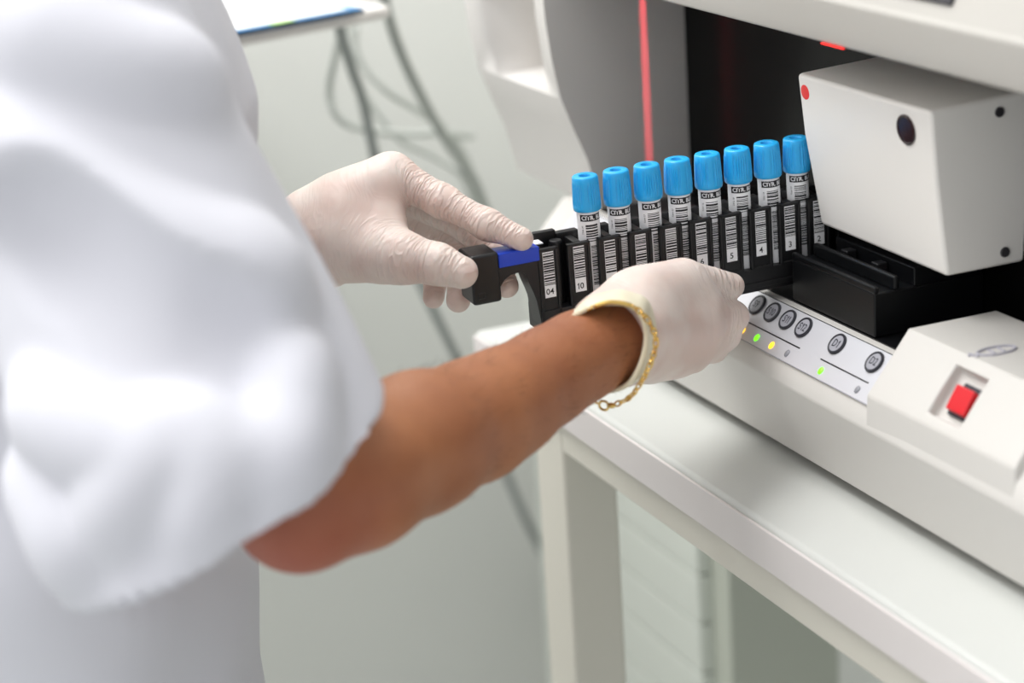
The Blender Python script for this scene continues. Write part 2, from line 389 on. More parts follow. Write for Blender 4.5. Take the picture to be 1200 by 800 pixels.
# barcode reader box above the lane
bx = [(.0178, .1306, .0486), (.1557, .1306, .0486), (.1557, .1972, .0520), (.0178, .1972, .0520)]
bb = [(.0178, .1451, -.0456), (.1494, .1451, -.0468), (.1494, .1972, -.0468), (.0178, .1972, -.0456)]
mid = [(.0178, .1345, .012), (.1545, .1345, .012), (.1545, .1972, .012), (.0178, .1972, .012)]
bv = bb + mid + bx
bf = [(3, 2, 1, 0), (8, 9, 10, 11)] + [(i, (i + 1) % 4, (i + 1) % 4 + 4, i + 4) for i in range(4)] + [(4 + i, 4 + (i + 1) % 4, 8 + (i + 1) % 4, 8 + i) for i in range(4)]
box = build('barcode_reader', MB().add(bv, bf), M['plastic_box'], an, bevel=.0028, seg=4)
def disc(name, c, nrm, r, h, m, par, prof=None):
    nrm = np.array(nrm, float); nrm /= np.linalg.norm(nrm); u = np.cross((0, 0, 1), nrm); u /= np.linalg.norm(u); w = np.cross(nrm, u)
    return build(name, MB().lathe(prof or [(r, -.001), (r, h * .7), (r * .93, h)], 32, c, 0, None, np.array([u, w, nrm]).T), m, par)
def on_front(px, py):
    a = np.array(bx[0]); nf = np.cross(np.array(mid[0]) - a, (1, 0, 0)); nf /= np.linalg.norm(nf); nf = nf if nf[1] < 0 else -nf
    r = ray(px, py); return CAM + r * (((a - CAM) @ nf) / (r @ nf)), nf
c, nf = on_front(943.6, 108); d = disc('red_dot', c, nf, .0044, .0003, M['reddot'], box); d['label'] = 'small red dot'  # flat red disc on the front of the reader box
c, nf = on_front(1062.5, 152); disc('sensor_lens', c, nf, .0078, .0012, M['lens'], box, [(.0086, -.001), (.0086, .0009), (.0078, .0014), (.0070, .0008), (.004, .0010), (.001, .0011)])
for px, py, z in ((1170.5, 131, 0), (1177, 295, 1)):
    cc = onX(px, py, .1550 if z == 0 else .1500); disc('screw', cc, (1, 0, 0), .0029, .0014, M['screw'], box)

# red alignment beam projector under the hood
lp = np.array((.0, .1645, .0770))
build('beam_projector', MB().box(lp[0] + .002, lp[0] + .02, lp[1] - .006, lp[1] + .006, .073, .0812), M['black'], an, bevel=.001)
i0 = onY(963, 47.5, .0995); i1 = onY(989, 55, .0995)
il = build('laser_glow_strip', MB().box(i0[0], i1[0], .0988, .1000, .0809, .0815), M['laserlight'], an, bevel=.0002); il['label'] = 'thin glowing strip standing for red laser light on the hood edge'  # glowing strip put in for the laser light that strikes the hood edge
L = bpy.data.lights.new('alignment_beam', 'SPOT'); L.energy = 1.0; L.shadow_soft_size = 0.0; L.spot_size = math.radians(76); L.spot_blend = .05; L.color = (1, .06, .09)
L.use_nodes = True; nt = L.node_tree; em_ = nt.nodes['Emission']
tcn = nt.nodes.new('ShaderNodeTexCoord'); sx = nt.nodes.new('ShaderNodeSeparateXYZ'); nt.links.new(tcn.outputs['Normal'], sx.inputs[0])
dv = nt.nodes.new('ShaderNodeMath'); dv.operation = 'DIVIDE'; nt.links.new(sx.outputs['X'], dv.inputs[0]); nt.links.new(sx.outputs['Z'], dv.inputs[1])
ab = nt.nodes.new('ShaderNodeMath'); ab.operation = 'ABSOLUTE'; nt.links.new(dv.outputs[0], ab.inputs[0])
lt = nt.nodes.new('ShaderNodeMath'); lt.operation = 'LESS_THAN'; lt.inputs[1].default_value = .0095; nt.links.new(ab.outputs[0], lt.inputs[0])
ms = nt.nodes.new('ShaderNodeMath'); ms.operation = 'MULTIPLY'; ms.inputs[1].default_value = 3.0; nt.links.new(lt.outputs[0], ms.inputs[0]); nt.links.new(ms.outputs[0], em_.inputs['Strength'])
lo = bpy.data.objects.new('alignment_beam', L); COL.objects.link(lo)
tgt = np.array((XW, .1650, .004)); dz = lp - tgt; dz /= np.linalg.norm(dz); dy = np.array((0, 0, 1.)); dx = np.cross(dy, dz); dx /= np.linalg.norm(dx); dy = np.cross(dz, dx)
lo.matrix_world = Matrix([[dx[0], dy[0], dz[0], lp[0]], [dx[1], dy[1], dz[1], lp[1]], [dx[2], dy[2], dz[2], lp[2]], [0, 0, 0, 1]])

# ================================================================== TUBE RACK (local axes: y along, z up, x towards the room)
_rv = Vector((1.5, 1.2, -2.4)); RT = Matrix.Rotation(math.radians(_rv.length), 4, _rv.normalized())
RO = Vector((-.0014, -.0002, .0033))
rack = root('tube_rack', 'black tube rack with barcode numbers and blue handle strip held in gloved hands', 'tube rack', (0, 0, 0))
rack.location = RO; rack.rotation_euler = RT.to_euler()
RM = np.array(Matrix.Translation(RO) @ RT)
def rw(p): return RM[:3, :3] @ np.array(p) + RM[:3, 3]       # rack local -> room
PT = .0196                                   # pitch of the compartments
RE = PT * 9 + .0072
fm = MB()
fm.box(-.0115, .0108, -.0368, RE, -.0878, -.0735)
fm.box(-.0115, .0119, -.0350, RE, -.0852, -.0820)
fm.box(-.0115, -.0088, -.0360, RE, -.0740, -.0350)
for k in range(10):
    y = PT * k
    fm.box(-.0090, .0080, y - .0132, y - .0086, -.0740, -.0360)
    fm.box(-.0115, -.0060, y - .0180, y - .0040, -.0740, -.0335)
def recess(mb, y0, y1, z0, z1, x1, b=.0020, d=.0009):
    xs = x1 - .0035
    mb.box(xs, x1 - d, y0, y1, z0, z1)
    mb.box(xs, x1, y0, y0 + b, z0, z1); mb.box(xs, x1, y1 - b, y1, z0, z1); mb.box(xs, x1, y0, y1, z1 - b, z1); mb.box(xs, x1, y0, y1, z0, z0 + b)
for k in range(10):
    recess(fm, PT * k - .0182, PT * k - .0037, -.0742, -.0363, .0108, .0019)
recess(fm, -.0366, -.0240, -.0865, -.0360, .0108, .0019)
fm.box(-.0115, .0080, -.0366, -.0335, -.0865, -.0355)
fm.box(-.0115, -.0070, -.0358, -.0180, -.0740, -.0315)
fm.lathe([(.0042, -.0745), (.0042, -.038), (.0036, -.0355)], 20, (-.001, -.0208, 0))
strut = [(y + .0035, z + .0026) for y, z in [(-.0645, -.0440), (-.0645, -.0575), (-.0635, -.0560), (-.0612, -.0530), (-.0570, -.0507), (-.0504, -.0500), (-.0478, -.0524), (-.0462, -.0583), (-.0440, -.0644), (-.0425, -.0694), (-.0412, -.0790), (-.0397, -.0895), (-.0370, -.0895), (-.0370, -.0440)]]
sm_ = MB().prism(strut, -.0060, .0100); fm.add(sm_.v, sm_.f)
rf = build('frame', fm, M['rack_black'], rack, bevel=.0005, seg=2)
gm = MB().box(-.0105, .0116, -.0780, -.0605, -.0622, -.0325)
grip = build('handle_grip', gm, M['rack_black'], rack, bevel=.0020, seg=3)
bs = build('blue_strip', MB().box(-.0030, .0110, -.0607, -.0355, -.0425, -.0340), M['blue'], rack, bevel=.0007); bs['label'] = 'bright blue strip on the handle'
build('arrow_notch', MB().box(.0100, .0121, -.0755, -.0705, -.0585, -.0545), M['black'], grip, bevel=.0008)
def bars(mb, y0, y1, z0, z1, x, rng, mi=1):
    z = z1
    while z > z0:
        w = rng.choice((.0003, .0005, .0005, .0008, .0011)); g = rng.choice((.0004, .0006, .0008))
        if z - w < z0: break
        mb.box(x, x + .00006, y0, y1, z - w, z, mi); z -= w + g
rng = random.Random(3)
for k in range(-1, 9):
    y = PT * k - .0110; num = '04' if k < 0 else str(10 - k)
    if k < 0: y = -.0302
    lbm = MB().box(.0095, .0101, y - .0034, y + .0034, -.0660, -.0384)
    bars(lbm, y - .0033, y + .0033, -.0585, -.0392, .01012, rng)
    v, f = text_mesh(num, .0050, .00006)
    lbm.add([(.0102, y + p[0] - .0003, p[1] - .0625) for p in v], f, 1)
    o = build('position_label', lbm, [M['label'], M['ink_black']], rack, smooth=False)
    o['label'] = 'white barcode label numbered %s' % num
build('top_label', MB().box(-.0062, .0020, -.0345, -.0295, -.0357, -.0351), M['label'], rack)

# ------------------------------------------------------------------ sample tubes
def cap_mesh():
    m = MB()
    nR = 240
    ribs_at = [math.radians(a) for a in (-62, 28, 118, 208)]
    def wob(a, z):
        if z > -.0035 or z < -.0178: return 0
        e = min(1, (-.0035 - z) / .0012, (z + .0178) / .0012)
        for c in ribs_at:
            dlt = (a - c + math.pi) % (2 * math.pi) - math.pi
            if abs(dlt) < math.radians(27): return e * (.00030 * math.cos(dlt * 34) - .0001)
            if abs(dlt) < math.radians(33): return -e * .00045
        return 0
    prof = [(.0030, -.0045), (.0032, -.0008), (.0036, -.0001), (.0064, 0), (.0071, -.0003), (.0075, -.0010), (.0077, -.0034), (.0078, -.0046)] + [(.0078 + .0005 * t, -.0046 - .012 * t) for t in (.15, .3, .45, .6, .75, .9)] + [(.0083, -.0176), (.0083, -.0190), (.0081, -.0202), (.0078, -.0206), (.0066, -.0207)]
    m.lathe(prof, nR, (0, 0, 0), 0, wob)
    m.lathe([(.00299, -.0045), (.00299, -.0040)], 24, (0, 0, 0), 1)
    return m
def tube_label(seed):
    r = random.Random(seed); m = MB(); R0 = .00662
    view = -24.7 + r.uniform(-7, 7)
    def patch(a0, a1, z0, z1, rr, mi, n=None):
        n = n or max(2, int(abs(a1 - a0) / 7)); v = []
        for k in range(n + 1):
            a = math.radians(view + a0 + (a1 - a0) * k / n); v += [(rr * math.cos(a), rr * math.sin(a), z0), (rr * math.cos(a), rr * math.sin(a), z1)]
        m.add(v, [(2 * k, 2 * k + 2, 2 * k + 3, 2 * k + 1) for k in range(n)], mi)
    def wrap(s, size, a_c, z_c, rr, mi, rot=0, bold=0):
        v, f = text_mesh(s, size, bold)
        q = []
        for p in v:
            x, y = (p[0], p[1]) if not rot else (-p[1], p[0])
            a = math.radians(view + a_c) + x / rr; q.append((rr * math.cos(a), rr * math.sin(a), z_c + y))
        m.add(q, f, mi)
    patch(-150, 150, -.0735, -.0208, R0, 0)
    patch(-46, 128, -.0262, -.0222, R0 + .00004, 1)
    wrap('CITR. BLEU', .0034, 34, -.0243, R0 + .00009, 0, 0, .00008)
    z = -.0283
    while z > -.0385:
        w = r.choice((.0004, .0006, .0009, .0012)); patch(-18, 48, z - w, z, R0 + .00004, 1); z -= w + r.choice((.0004, .0005, .0008))
    z = -.0410
    while z > -.0655:
        w = r.choice((.0003, .0004, .0006, .0009)); patch(2, 62, z - w, z, R0 + .00004, 1); z -= w + r.choice((.0003, .0005, .0006))
    wrap(r.choice(('T012 18', 'T044 07', 'T031 12')), .0016, -34, -.0315, R0 + .00005, 1, 1)
    wrap('F2', .0022, 60, -.0695, R0 + .00005, 1)
    return m
capme = None; glassme = None
ordn = ['first', 'second', 'third', 'fourth', 'fifth', 'sixth', 'seventh', 'eighth']
extra = ['nearest the blue handle strip, beside compartment label 10', 'beside compartment label 9', 'in front of the grey pillar', 'standing across the red beam', 'at the left edge of the dark bay', 'beside compartment label 5', 'beside compartment label 4', 'partly hidden by the reader box']
for k in range(8):
    t = root('sample_tube', '%s blue-capped tube from the blue handle, %s' % (ordn[k], extra[k]), 'test tube', (0, 0, 0), 'blue-capped sample tubes in the black rack')
    loc = RT @ Vector((0, PT * k, 0)) + RO
    t.location = loc; rr = random.Random(40 + k)
    t.rotation_euler = (RT @ Matrix.Rotation(math.radians(.8 + rr.uniform(-.5, .5)), 4, 'X')).to_euler()
    spin = rr.uniform(-40, 40) + (-40 if k in (0, 5) else 0)
    if k == 0:
        c = build('cap', cap_mesh(), [M['cap'], M['cap_hole']], t, sharp=50); capme = c.data
        g = build('glass_tube', MB().lathe([(.001, -.0742), (.0035, -.0738), (.0055, -.0720), (.0064, -.069), (.0064, -.0200), (.005, -.0195)], 40), M['tube'], t); glassme = g.data
    else:
        for nm, me in (('cap', capme), ('glass_tube', glassme)):
            c_ = bpy.data.objects.new(nm, me); COL.objects.link(c_); c_.parent = t
            if nm == 'cap': c = c_
    c.rotation_euler = (0, 0, math.radians(spin))
    build('barcode_label', tube_label(k), [M['label'], M['ink_black']], t, smooth=True)

# ================================================================== SIDE TABLE AND SHEET, upper left
e0 = np.array((-.5187, .0748)); e1 = np.array((-.4789, -.0583)); ed = (e1 - e0) / np.linalg.norm(e1 - e0); en = np.array((-ed[1], ed[0])); en = en if en[0] < 0 else -en
def tb(u, w, z): q = e0 + ed * u + en * w; return (q[0], q[1], z)
def tbox(mb, u0, u1, w0, w1, z0, z1, mi=0):
    return mb.hexa([tb(u0, w0, z0), tb(u1, w0, z0), tb(u1, w1, z0), tb(u0, w1, z0), tb(u0, w0, z1), tb(u1, w0, z1), tb(u1, w1, z1), tb(u0, w1, z1)], mi)
cst = tb(.33, .2, FLOOR)
st = root('side_table', 'small white pedestal table behind the person, cables hanging beneath', 'table', cst)
build('table_top', tbox(MB(), 0, .62, 0, .42, .0195, .0300), M['tray'], st, bevel=.003)
build('pedestal', MB().lathe([(.035, FLOOR + .03), (.03, FLOOR + .06), (.03, .0196)], 32, (cst[0], cst[1], 0)), M['cream'], st)
build('base', MB().lathe([(.20, FLOOR), (.20, FLOOR + .012), (.18, FLOOR + .024), (.04, FLOOR + .034)], 48, (cst[0], cst[1], 0)), M['cream'], st)
shm = MB()
b0 = np.array((-.4982, .0454)) - e0; bu0 = float(b0 @ ed); bw0 = float(b0 @ en)
sheet = tag(build('framed_sheet', tbox(MB(), bu0, bu0 + .30, bw0, bw0 + .21, .0301, .0335), [M['sheet_navy']], bevel=.0006), 'white sheet with blue border lying on the side table', 'sheet')
inner = tbox(MB(), bu0, bu0 + .30, bw0, bw0 + .21, .0334, .0338, 0)
tbox(inner, bu0 + .010, bu0 + .29, bw0 + .007, bw0 + .20, .0336, .0341, 1)
build('printed_face', inner, [M['sheet_blue'], M['sheet']], sheet)
mk = MB()
rg = random.Random(5)
for u0, w0 in ((.105, .024), (.088, .046), (.118, .062), (.075, .075)):
    for j in range(5):
        uu = bu0 + u0 + rg.uniform(-.012, .012); ww = bw0 + w0 + rg.uniform(-.012, .012)
        tbox(mk, uu, uu + .006, ww, ww + .006, .0340, .03425)
build('printed_marks', mk, M['sheet_mark'], sheet)
build('green_tab', tbox(MB(), bu0 + .066, bu0 + .086, bw0 - .0005, bw0 + .008, .0338, .0343), M['sheet_green'], sheet)

# ================================================================== CABLES
def smooth_path(pts, n=8):
    P = [np.array(p, float) for p in pts]; out = []
    for i in range(len(P) - 1):
        a = P[max(i - 1, 0)]; b = P[i]; c = P[i + 1]; d = P[min(i + 2, len(P) - 1)]
        for j in range(n):
            t = j / n; out.append(.5 * ((2 * b) + (-a + c) * t + (2 * a - 5 * b + 4 * c - d) * t * t + (-a + 3 * b - 3 * c + d) * t ** 3))
    return out + [P[-1]]
def cable(label, pts, r, m):
    return tag(build('hanging_cable', MB().tube(smooth_path([onX(p[0], p[1], -p[2]) for p in pts]), r, 10), m), label, 'cable', 'grey cables hanging behind the bench')
cable('long dark grey cable running from the side table down behind the bench leg', [(398, -20, 0.620), (398, 30, 0.620), (412, 80, 0.650), (426, 120, 0.700), (440, 185, 0.720), (462, 255, 0.750), (490, 325, 0.800), (512, 372, 0.820), (545, 440, 0.850), (585, 535, 0.900), (615, 605, 0.900), (642, 660, 0.920), (668, 720, 0.935)], .0048, M['cable_dark'])
cable('thick grey cable slanting down from the corner of the side table', [(448, -20, 0.600), (456, 22, 0.620), (474, 72, 0.650), (500, 125, 0.700), (528, 172, 0.750), (556, 212, 0.800), (575, 262, 0.850)], .0048, M['cable'])
cable('thin pale cable looping beside the dark one under the side table', [(402, 20, 0.700), (394, 60, 0.720), (386, 105, 0.750), (394, 135, 0.750), (420, 150, 0.750), (470, 157, 0.750), (515, 156, 0.760), (552, 160, 0.800)], .0036, M['cable_pale'])
cable('thin pale cable crossing from the dark cable to the thick one', [(408, 25, 0.800), (424, 75, 0.800), (455, 108, 0.800), (490, 130, 0.820), (520, 150, 0.840), (548, 190, 0.860), (560, 240, 0.880)], .0032, M['cable_pale'])
cable('pale cable drooping lowest of the tangle under the side table', [(415, 95, 0.780), (440, 130, 0.780), (470, 165, 0.780), (505, 182, 0.790), (540, 205, 0.790), (556, 240, 0.800)], .0028, M['cable_pale'])
cable('faint short cable hanging straight inside the loop of cables', [(418, 30, 0.860), (416, 80, 0.860), (425, 130, 0.860), (434, 165, 0.860), (447, 225, 0.860)], .0028, M['cable_pale'])
# ================================================================== PERSON (smoothly blended round limbs, meshed as one surface)
class Field:
    """signed distance grid with local smooth unions; surface() returns one continuous mesh"""
    def __init__(s, lo, hi, h):
        s.lo = np.array(lo, np.float32); s.h = h
        s.n = np.ceil((np.array(hi) - np.array(lo)) / h).astype(int) + 1
        s.d = np.full(s.n, 1.0, np.float32); s.prims = []
    def block(s, mn, mx):
        a = np.maximum(np.floor((np.array(mn) - s.lo) / s.h).astype(int), 0); b = np.minimum(np.ceil((np.array(mx) - s.lo) / s.h).astype(int) + 1, s.n)
        if (b <= a).any(): return None, None
        ax = [(s.lo[i] + s.h * np.arange(a[i], b[i])).astype(np.float32) for i in range(3)]
        return tuple(slice(a[i], b[i]) for i in range(3)), np.meshgrid(*ax, indexing='ij')
    @staticmethod
    def smin(a, b, k):
        h = np.maximum(k - np.abs(a - b), 0) / k
        return np.minimum(a, b) - h * h * k * .25
    @staticmethod
    def dist(P, a, b, ra, rb, flat=None):
        a = np.asarray(a, float); b = np.asarray(b, float); ba = b - a; q = [P[i] - a[i] for i in range(3)]
        L2 = float(ba @ ba) + 1e-12
        t = np.clip((q[0] * ba[0] + q[1] * ba[1] + q[2] * ba[2]) / L2, 0, 1)
        e = [q[i] - ba[i] * t for i in range(3)]
        if flat is not None:
            ax, sc = flat                      # widen the section along a given axis by factor sc
            ax = np.asarray(ax, float); ax = ax / np.linalg.norm(ax)
            c = e[0] * ax[0] + e[1] * ax[1] + e[2] * ax[2]
            e = [e[i] - ax[i] * c * (1 - 1 / sc) for i in range(3)]
        return np.sqrt(e[0] ** 2 + e[1] ** 2 + e[2] ** 2) - (ra + (rb - ra) * t), t
    def cone(s, a, b, ra, rb, k=.006, flat=None, wr=0, off=0, sub=False):
        m = (max(ra, rb) * (flat[1] if flat else 1)) + k + 3 * s.h
        sl, P = s.block(np.minimum(a, b) - m, np.maximum(a, b) + m)
        if sl is None: return
        d, _ = s.dist(P, a, b, ra, rb, flat)
        if sub: s.d[sl] = -s.smin(-s.d[sl], d, k)
        else:
            s.d[sl] = s.smin(s.d[sl], d, k); s.prims.append((np.array(a, float), np.array(b, float), ra, rb, flat, wr, off))
    def chain(s, pts, k=.006, wr=0, flat=None, off0=0):
        off = off0
        for (a, ra), (b, rb) in zip(pts[:-1], pts[1:]):
            s.cone(a, b, ra, rb, k, flat, wr, off); off += float(np.linalg.norm(np.array(b) - np.array(a)))
    def cut(s, p, nrm, k=.001):               # keep the side nrm points to
        nrm = np.array(nrm, float); nrm /= np.linalg.norm(nrm)
        sl, P = s.block(s.lo, s.lo + s.h * s.n)
        d = -((P[0] - p[0]) * nrm[0] + (P[1] - p[1]) * nrm[1] + (P[2] - p[2]) * nrm[2])
        s.d = -s.smin(-s.d, -d, k)
    def surface(s):
        d = s.d; neg = d < 0
        nx, ny, nz = d.shape
        c = np.zeros((nx - 1, ny - 1, nz - 1), np.int8)
        for i in (0, 1):
            for j in (0, 1):
                for k in (0, 1): c += neg[i:nx - 1 + i, j:ny - 1 + j, k:nz - 1 + k]
        act = (c > 0) & (c < 8); idx = np.full(act.shape, -1, np.int64); I = np.argwhere(act); idx[act] = np.arange(len(I))
        acc = np.zeros((len(I), 3)); cnt = np.zeros(len(I))
        cor = [(i, j, k) for i in (0, 1) for j in (0, 1) for k in (0, 1)]
        for a in cor:
            for ax in range(3):
                if a[ax]: continue
                b = list(a); b[ax] = 1
                da = d[I[:, 0] + a[0], I[:, 1] + a[1], I[:, 2] + a[2]]; db = d[I[:, 0] + b[0], I[:, 1] + b[1], I[:, 2] + b[2]]
                m = (da < 0) != (db < 0); t = da / (da - db + 1e-20)
                p = np.array(a, float) + np.zeros((len(I), 3)); p[:, ax] += t
                acc[m] += p[m]; cnt[m] += 1
        V = (I + acc / cnt[:, None]) * s.h + s.lo
        F = []
        for ax in range(3):
            o1, o2 = [(1, 2), (2, 0), (0, 1)][ax]
            sl0 = [slice(None)] * 3; sl1 = [slice(None)] * 3
            sl0[ax] = slice(0, d.shape[ax] - 1); sl1[ax] = slice(1, d.shape[ax])
            e = np.argwhere(neg[tuple(sl0)] != neg[tuple(sl1)])
            e = e[(e[:, o1] > 0) & (e[:, o2] > 0) & (e[:, o1] < d.shape[o1] - 1) & (e[:, o2] < d.shape[o2] - 1)]
            def cell(q1, q2):
                w = e.copy(); w[:, o1] -= q1; w[:, o2] -= q2; return idx[w[:, 0], w[:, 1], w[:, 2]]
            q = np.stack([cell(1, 1), cell(0, 1), cell(0, 0), cell(1, 0)], 1)
            fl = neg[e[:, 0], e[:, 1], e[:, 2]]
            q[~fl] = q[~fl][:, ::-1]
            F.append(q)
        return V, np.concatenate(F)
def relax(V, F, it=2, lam=.5):
    E_ = np.concatenate([F[:, [0, 1]], F[:, [1, 2]], F[:, [2, 3]], F[:, [3, 0]]]); E_ = np.concatenate([E_, E_[:, ::-1]])
    cnt = np.bincount(E_[:, 0], minlength=len(V))[:, None]
    for i in range(it):
        for l in (lam, -lam * 1.04):
            S = np.stack([np.bincount(E_[:, 0], V[E_[:, 1], k], minlength=len(V)) for k in range(3)], 1)
            V = V + l * (S / np.maximum(cnt, 1) - V)
    return V
def mesh_field(name, fld, m, parent, it=3, attrs=False, disp=None):
    V, F = fld.surface(); V = relax(V, F, it)
    if disp is not None: V = disp(V, F)
    off = np.array(parent['_o']) if parent is not None else np.zeros(3)
    me = bpy.data.meshes.new(name); me.from_pydata((V - off).tolist(), [], F.tolist())
    for x in (m if isinstance(m, (list, tuple)) else [m]): me.materials.append(x)
    me.shade_smooth()
    o = bpy.data.objects.new(name, me); COL.objects.link(o); o.parent = parent
    if parent is not None: o['_o'] = [float(c) for c in off]
    if attrs:
        al = np.zeros(len(V)); wr = np.zeros(len(V))
        P = [V[:, i] for i in range(3)]
        W = np.zeros(len(V)); 
        for a, b, ra, rb, fl, w_, of in fld.prims:
            dd, t = Field.dist(P, a, b, ra, rb, fl)
            k_ = np.exp(-np.maximum(dd, -.004) / .0022); W += k_; wr += k_ * w_; al += k_ * (of + t * np.linalg.norm(b - a))
        for nm, dat in (('along', al / np.maximum(W, 1e-6)), ('wrinkle', wr / np.maximum(W, 1e-6))):
            at_ = me.attributes.new(nm, 'FLOAT', 'POINT'); at_.data.foreach_set('value', dat.astype(np.float32))
    return o
def vnormals(V, F):
    n = np.cross(V[F[:, 2]] - V[F[:, 0]], V[F[:, 3]] - V[F[:, 1]]); N = np.zeros_like(V)
    for k in range(4):
        for c in range(3): N[:, c] += np.bincount(F[:, k], n[:, c], minlength=len(V))
    return N / (np.linalg.norm(N, axis=1)[:, None] + 1e-12)

person = root('person', 'person in white short-sleeved tunic and gloves reaching out with the tube rack', 'person', (-.06, -.31, FLOOR))
A = lambda px, py, d: at(px, py, d)

# ---- joints of the right arm (near) and the left arm (far)
R_SH = A(72, -100, 1.00); R_EL = A(352, 588, 1.00); R_F1 = A(490, 516, 1.063); R_F2 = A(595, 470, 1.119); R_W = A(718, 398, 1.185)
L_SH = np.array((-.22, -.352, .175)); L_W = A(372, 281, 1.272); L_EL = np.array((-.20, -.372, -.085))
RAX = (R_W - R_EL) / np.linalg.norm(R_W - R_EL)

# ---- body: torso, neck, head, legs and both arms in one surface
B = Field((-.46, -.62, FLOOR + .03), (.36, .06, .66), .0042)
cx, cyy = -.06, -.338
for z0, z1, r0, r1, sc in ((-.20, -.06, .105, .098, 1.45), (-.06, .10, .098, .108, 1.45), (.10, .17, .108, .080, 1.6)):
    B.cone((cx, cyy, z0), (cx, cyy, z1), r0, r1, .04, ((1, 0, 0), sc))
B.chain([((cx, cyy - .01, .17), .062), ((cx, cyy + .005, .27), .055), ((cx, cyy + .015, .33), .052)], .03)
hc = np.array((cx, cyy + .035, .42))                      # head, looking down towards the rack
B.cone(hc + (0, -.022, .035), hc + (0, .022, .028), .080, .074, .02); B.cone(hc + (0, .02, -.01), hc + (0, .045, -.062), .062, .040, .03)
B.cone(hc + (0, .098, .022), hc + (0, .112, -.012), .008, .012, .012)
for s_ in (-1, 1):
    B.cone(hc + (s_ * .080, .0, .02), hc + (s_ * .083, -.006, -.018), .012, .010, .006, ((0, 1, 0), 1.6))
    B.cone(hc + (s_ * .03, .080, .026), hc + (s_ * .034, .080, .026), .014, .014, .006)
B.cone(hc + (-.02, .086, -.042), hc + (.02, .086, -.042), .008, .008, .006)
R_SB = R_SH + np.array((-.006, -.024, .002))
B.chain([(R_SB, .046), (R_SB * .5 + R_EL * .5, .044), (R_EL + (R_SB - R_EL) * .12, .036), (R_EL, .0305)], .02)
B.cone((cx + .1, cyy, .155), R_SB, .055, .046, .03)
B.chain([(R_EL, .0305), (A(415, 558, 1.027), .0338), (R_F1 + np.array((0, 0, -.001)), .0334), (A(556, 492, 1.098), .0294), (R_F2, .0266), (A(640, 441, 1.143), .0238), (A(677, 419, 1.163), .0224), (R_W, .0236)], .012)
B.cone(R_W, R_W + RAX * .022, .0215, .018, .01)
B.cone((cx - .1, cyy, .165), L_SH, .058, .056, .03)
B.chain([(L_SH, .056), (L_SH * .5 + L_EL * .5, .047), (L_EL, .036), (L_EL * .65 + L_W * .35, .036), (L_W, .0235)], .02)
for s_ in (-1, 1):
    hx = cx + s_ * .085
    B.chain([((hx, cyy, -.20), .088), ((hx, cyy + .012, -.50), .056), ((hx, cyy - .006, -.62), .052), ((hx, cyy - .008, FLOOR + .09), .036)], .03)
    B.cone((hx, cyy - .03, FLOOR + .066), (hx + s_ * .012, cyy + .15, FLOOR + .055), .034, .026, .02)
# redder skin over the point of the elbow
nt = M['skin'].node_tree; bs_ = nt.nodes['Principled BSDF']; old = bs_.inputs['Base Color'].links[0].from_socket
tcn = nt.nodes.new('ShaderNodeTexCoord'); vd = nt.nodes.new('ShaderNodeVectorMath'); vd.operation = 'DISTANCE'
vd.inputs[1].default_value = tuple(R_EL + np.array((.0, -.012, -.022)) - np.array(person['_o'])); nt.links.new(tcn.outputs['Object'], vd.inputs[0])
mr = nt.nodes.new('ShaderNodeMapRange'); mr.interpolation_type = 'SMOOTHSTEP'; mr.inputs['From Min'].default_value = .015; mr.inputs['From Max'].default_value = .075; mr.inputs['To Min'].default_value = .75; mr.inputs['To Max'].default_value = 0
nt.links.new(vd.outputs['Value'], mr.inputs['Value'])
mxr = nt.nodes.new('ShaderNodeMixRGB'); mxr.inputs[2].default_value = srgb(166, 84, 66); nt.links.new(mr.outputs[0], mxr.inputs[0]); nt.links.new(old, mxr.inputs[1]); nt.links.new(mxr.outputs[0], bs_.inputs['Base Color'])
body = mesh_field('body', B, M['skin'], person, 4)

# ---- arm hair: fine dark hairs lying along the right forearm
def arm_hair():
    rg = random.Random(11); mb = MB()
    u = np.cross(RAX, (0, 0, 1)); u /= np.linalg.norm(u); w_ = np.cross(RAX, u)
    pts = [(R_EL, .0305), (R_F1, .0344), (R_F2, .0268), (A(650, 435, 1.149), .0236), (R_W, .0238)]
    for i in range(800):
        t = rg.uniform(.9, 3.75); k = int(t); q = t - k
        c = pts[k][0] * (1 - q) + pts[k + 1][0] * q; r = pts[k][1] * (1 - q) + pts[k + 1][1] * q
        a = rg.uniform(0, 2 * math.pi); n = math.cos(a) * u + math.sin(a) * w_
        p0 = c + n * (r - .001); dr = RAX * rg.uniform(.5, 1) + n * rg.uniform(.1, .5) + (math.cos(a + 1.6) * u + math.sin(a + 1.6) * w_) * rg.uniform(-.5, .5)
        l = rg.uniform(.005, .011); dr = dr / np.linalg.norm(dr)
        mb.tube([p0, p0 + dr * l * .5 + n * .0006, p0 + dr * l + n * .0002], [.00009, .00007, .00004], 3)
    o = build('arm_hair', mb, M['hair'], person); o['kind'] = 'stuff'; return o
arm_hair()
hm = Field(hc - .14, hc + .16, .004)
hm.cone(hc + (0, -.030, .042), hc + (0, .012, .045), .082, .075, .02); hm.cut(hc + (0, .03, .03), (0, -1, .55))
mesh_field('hair', hm, M['hair'], person, 3)

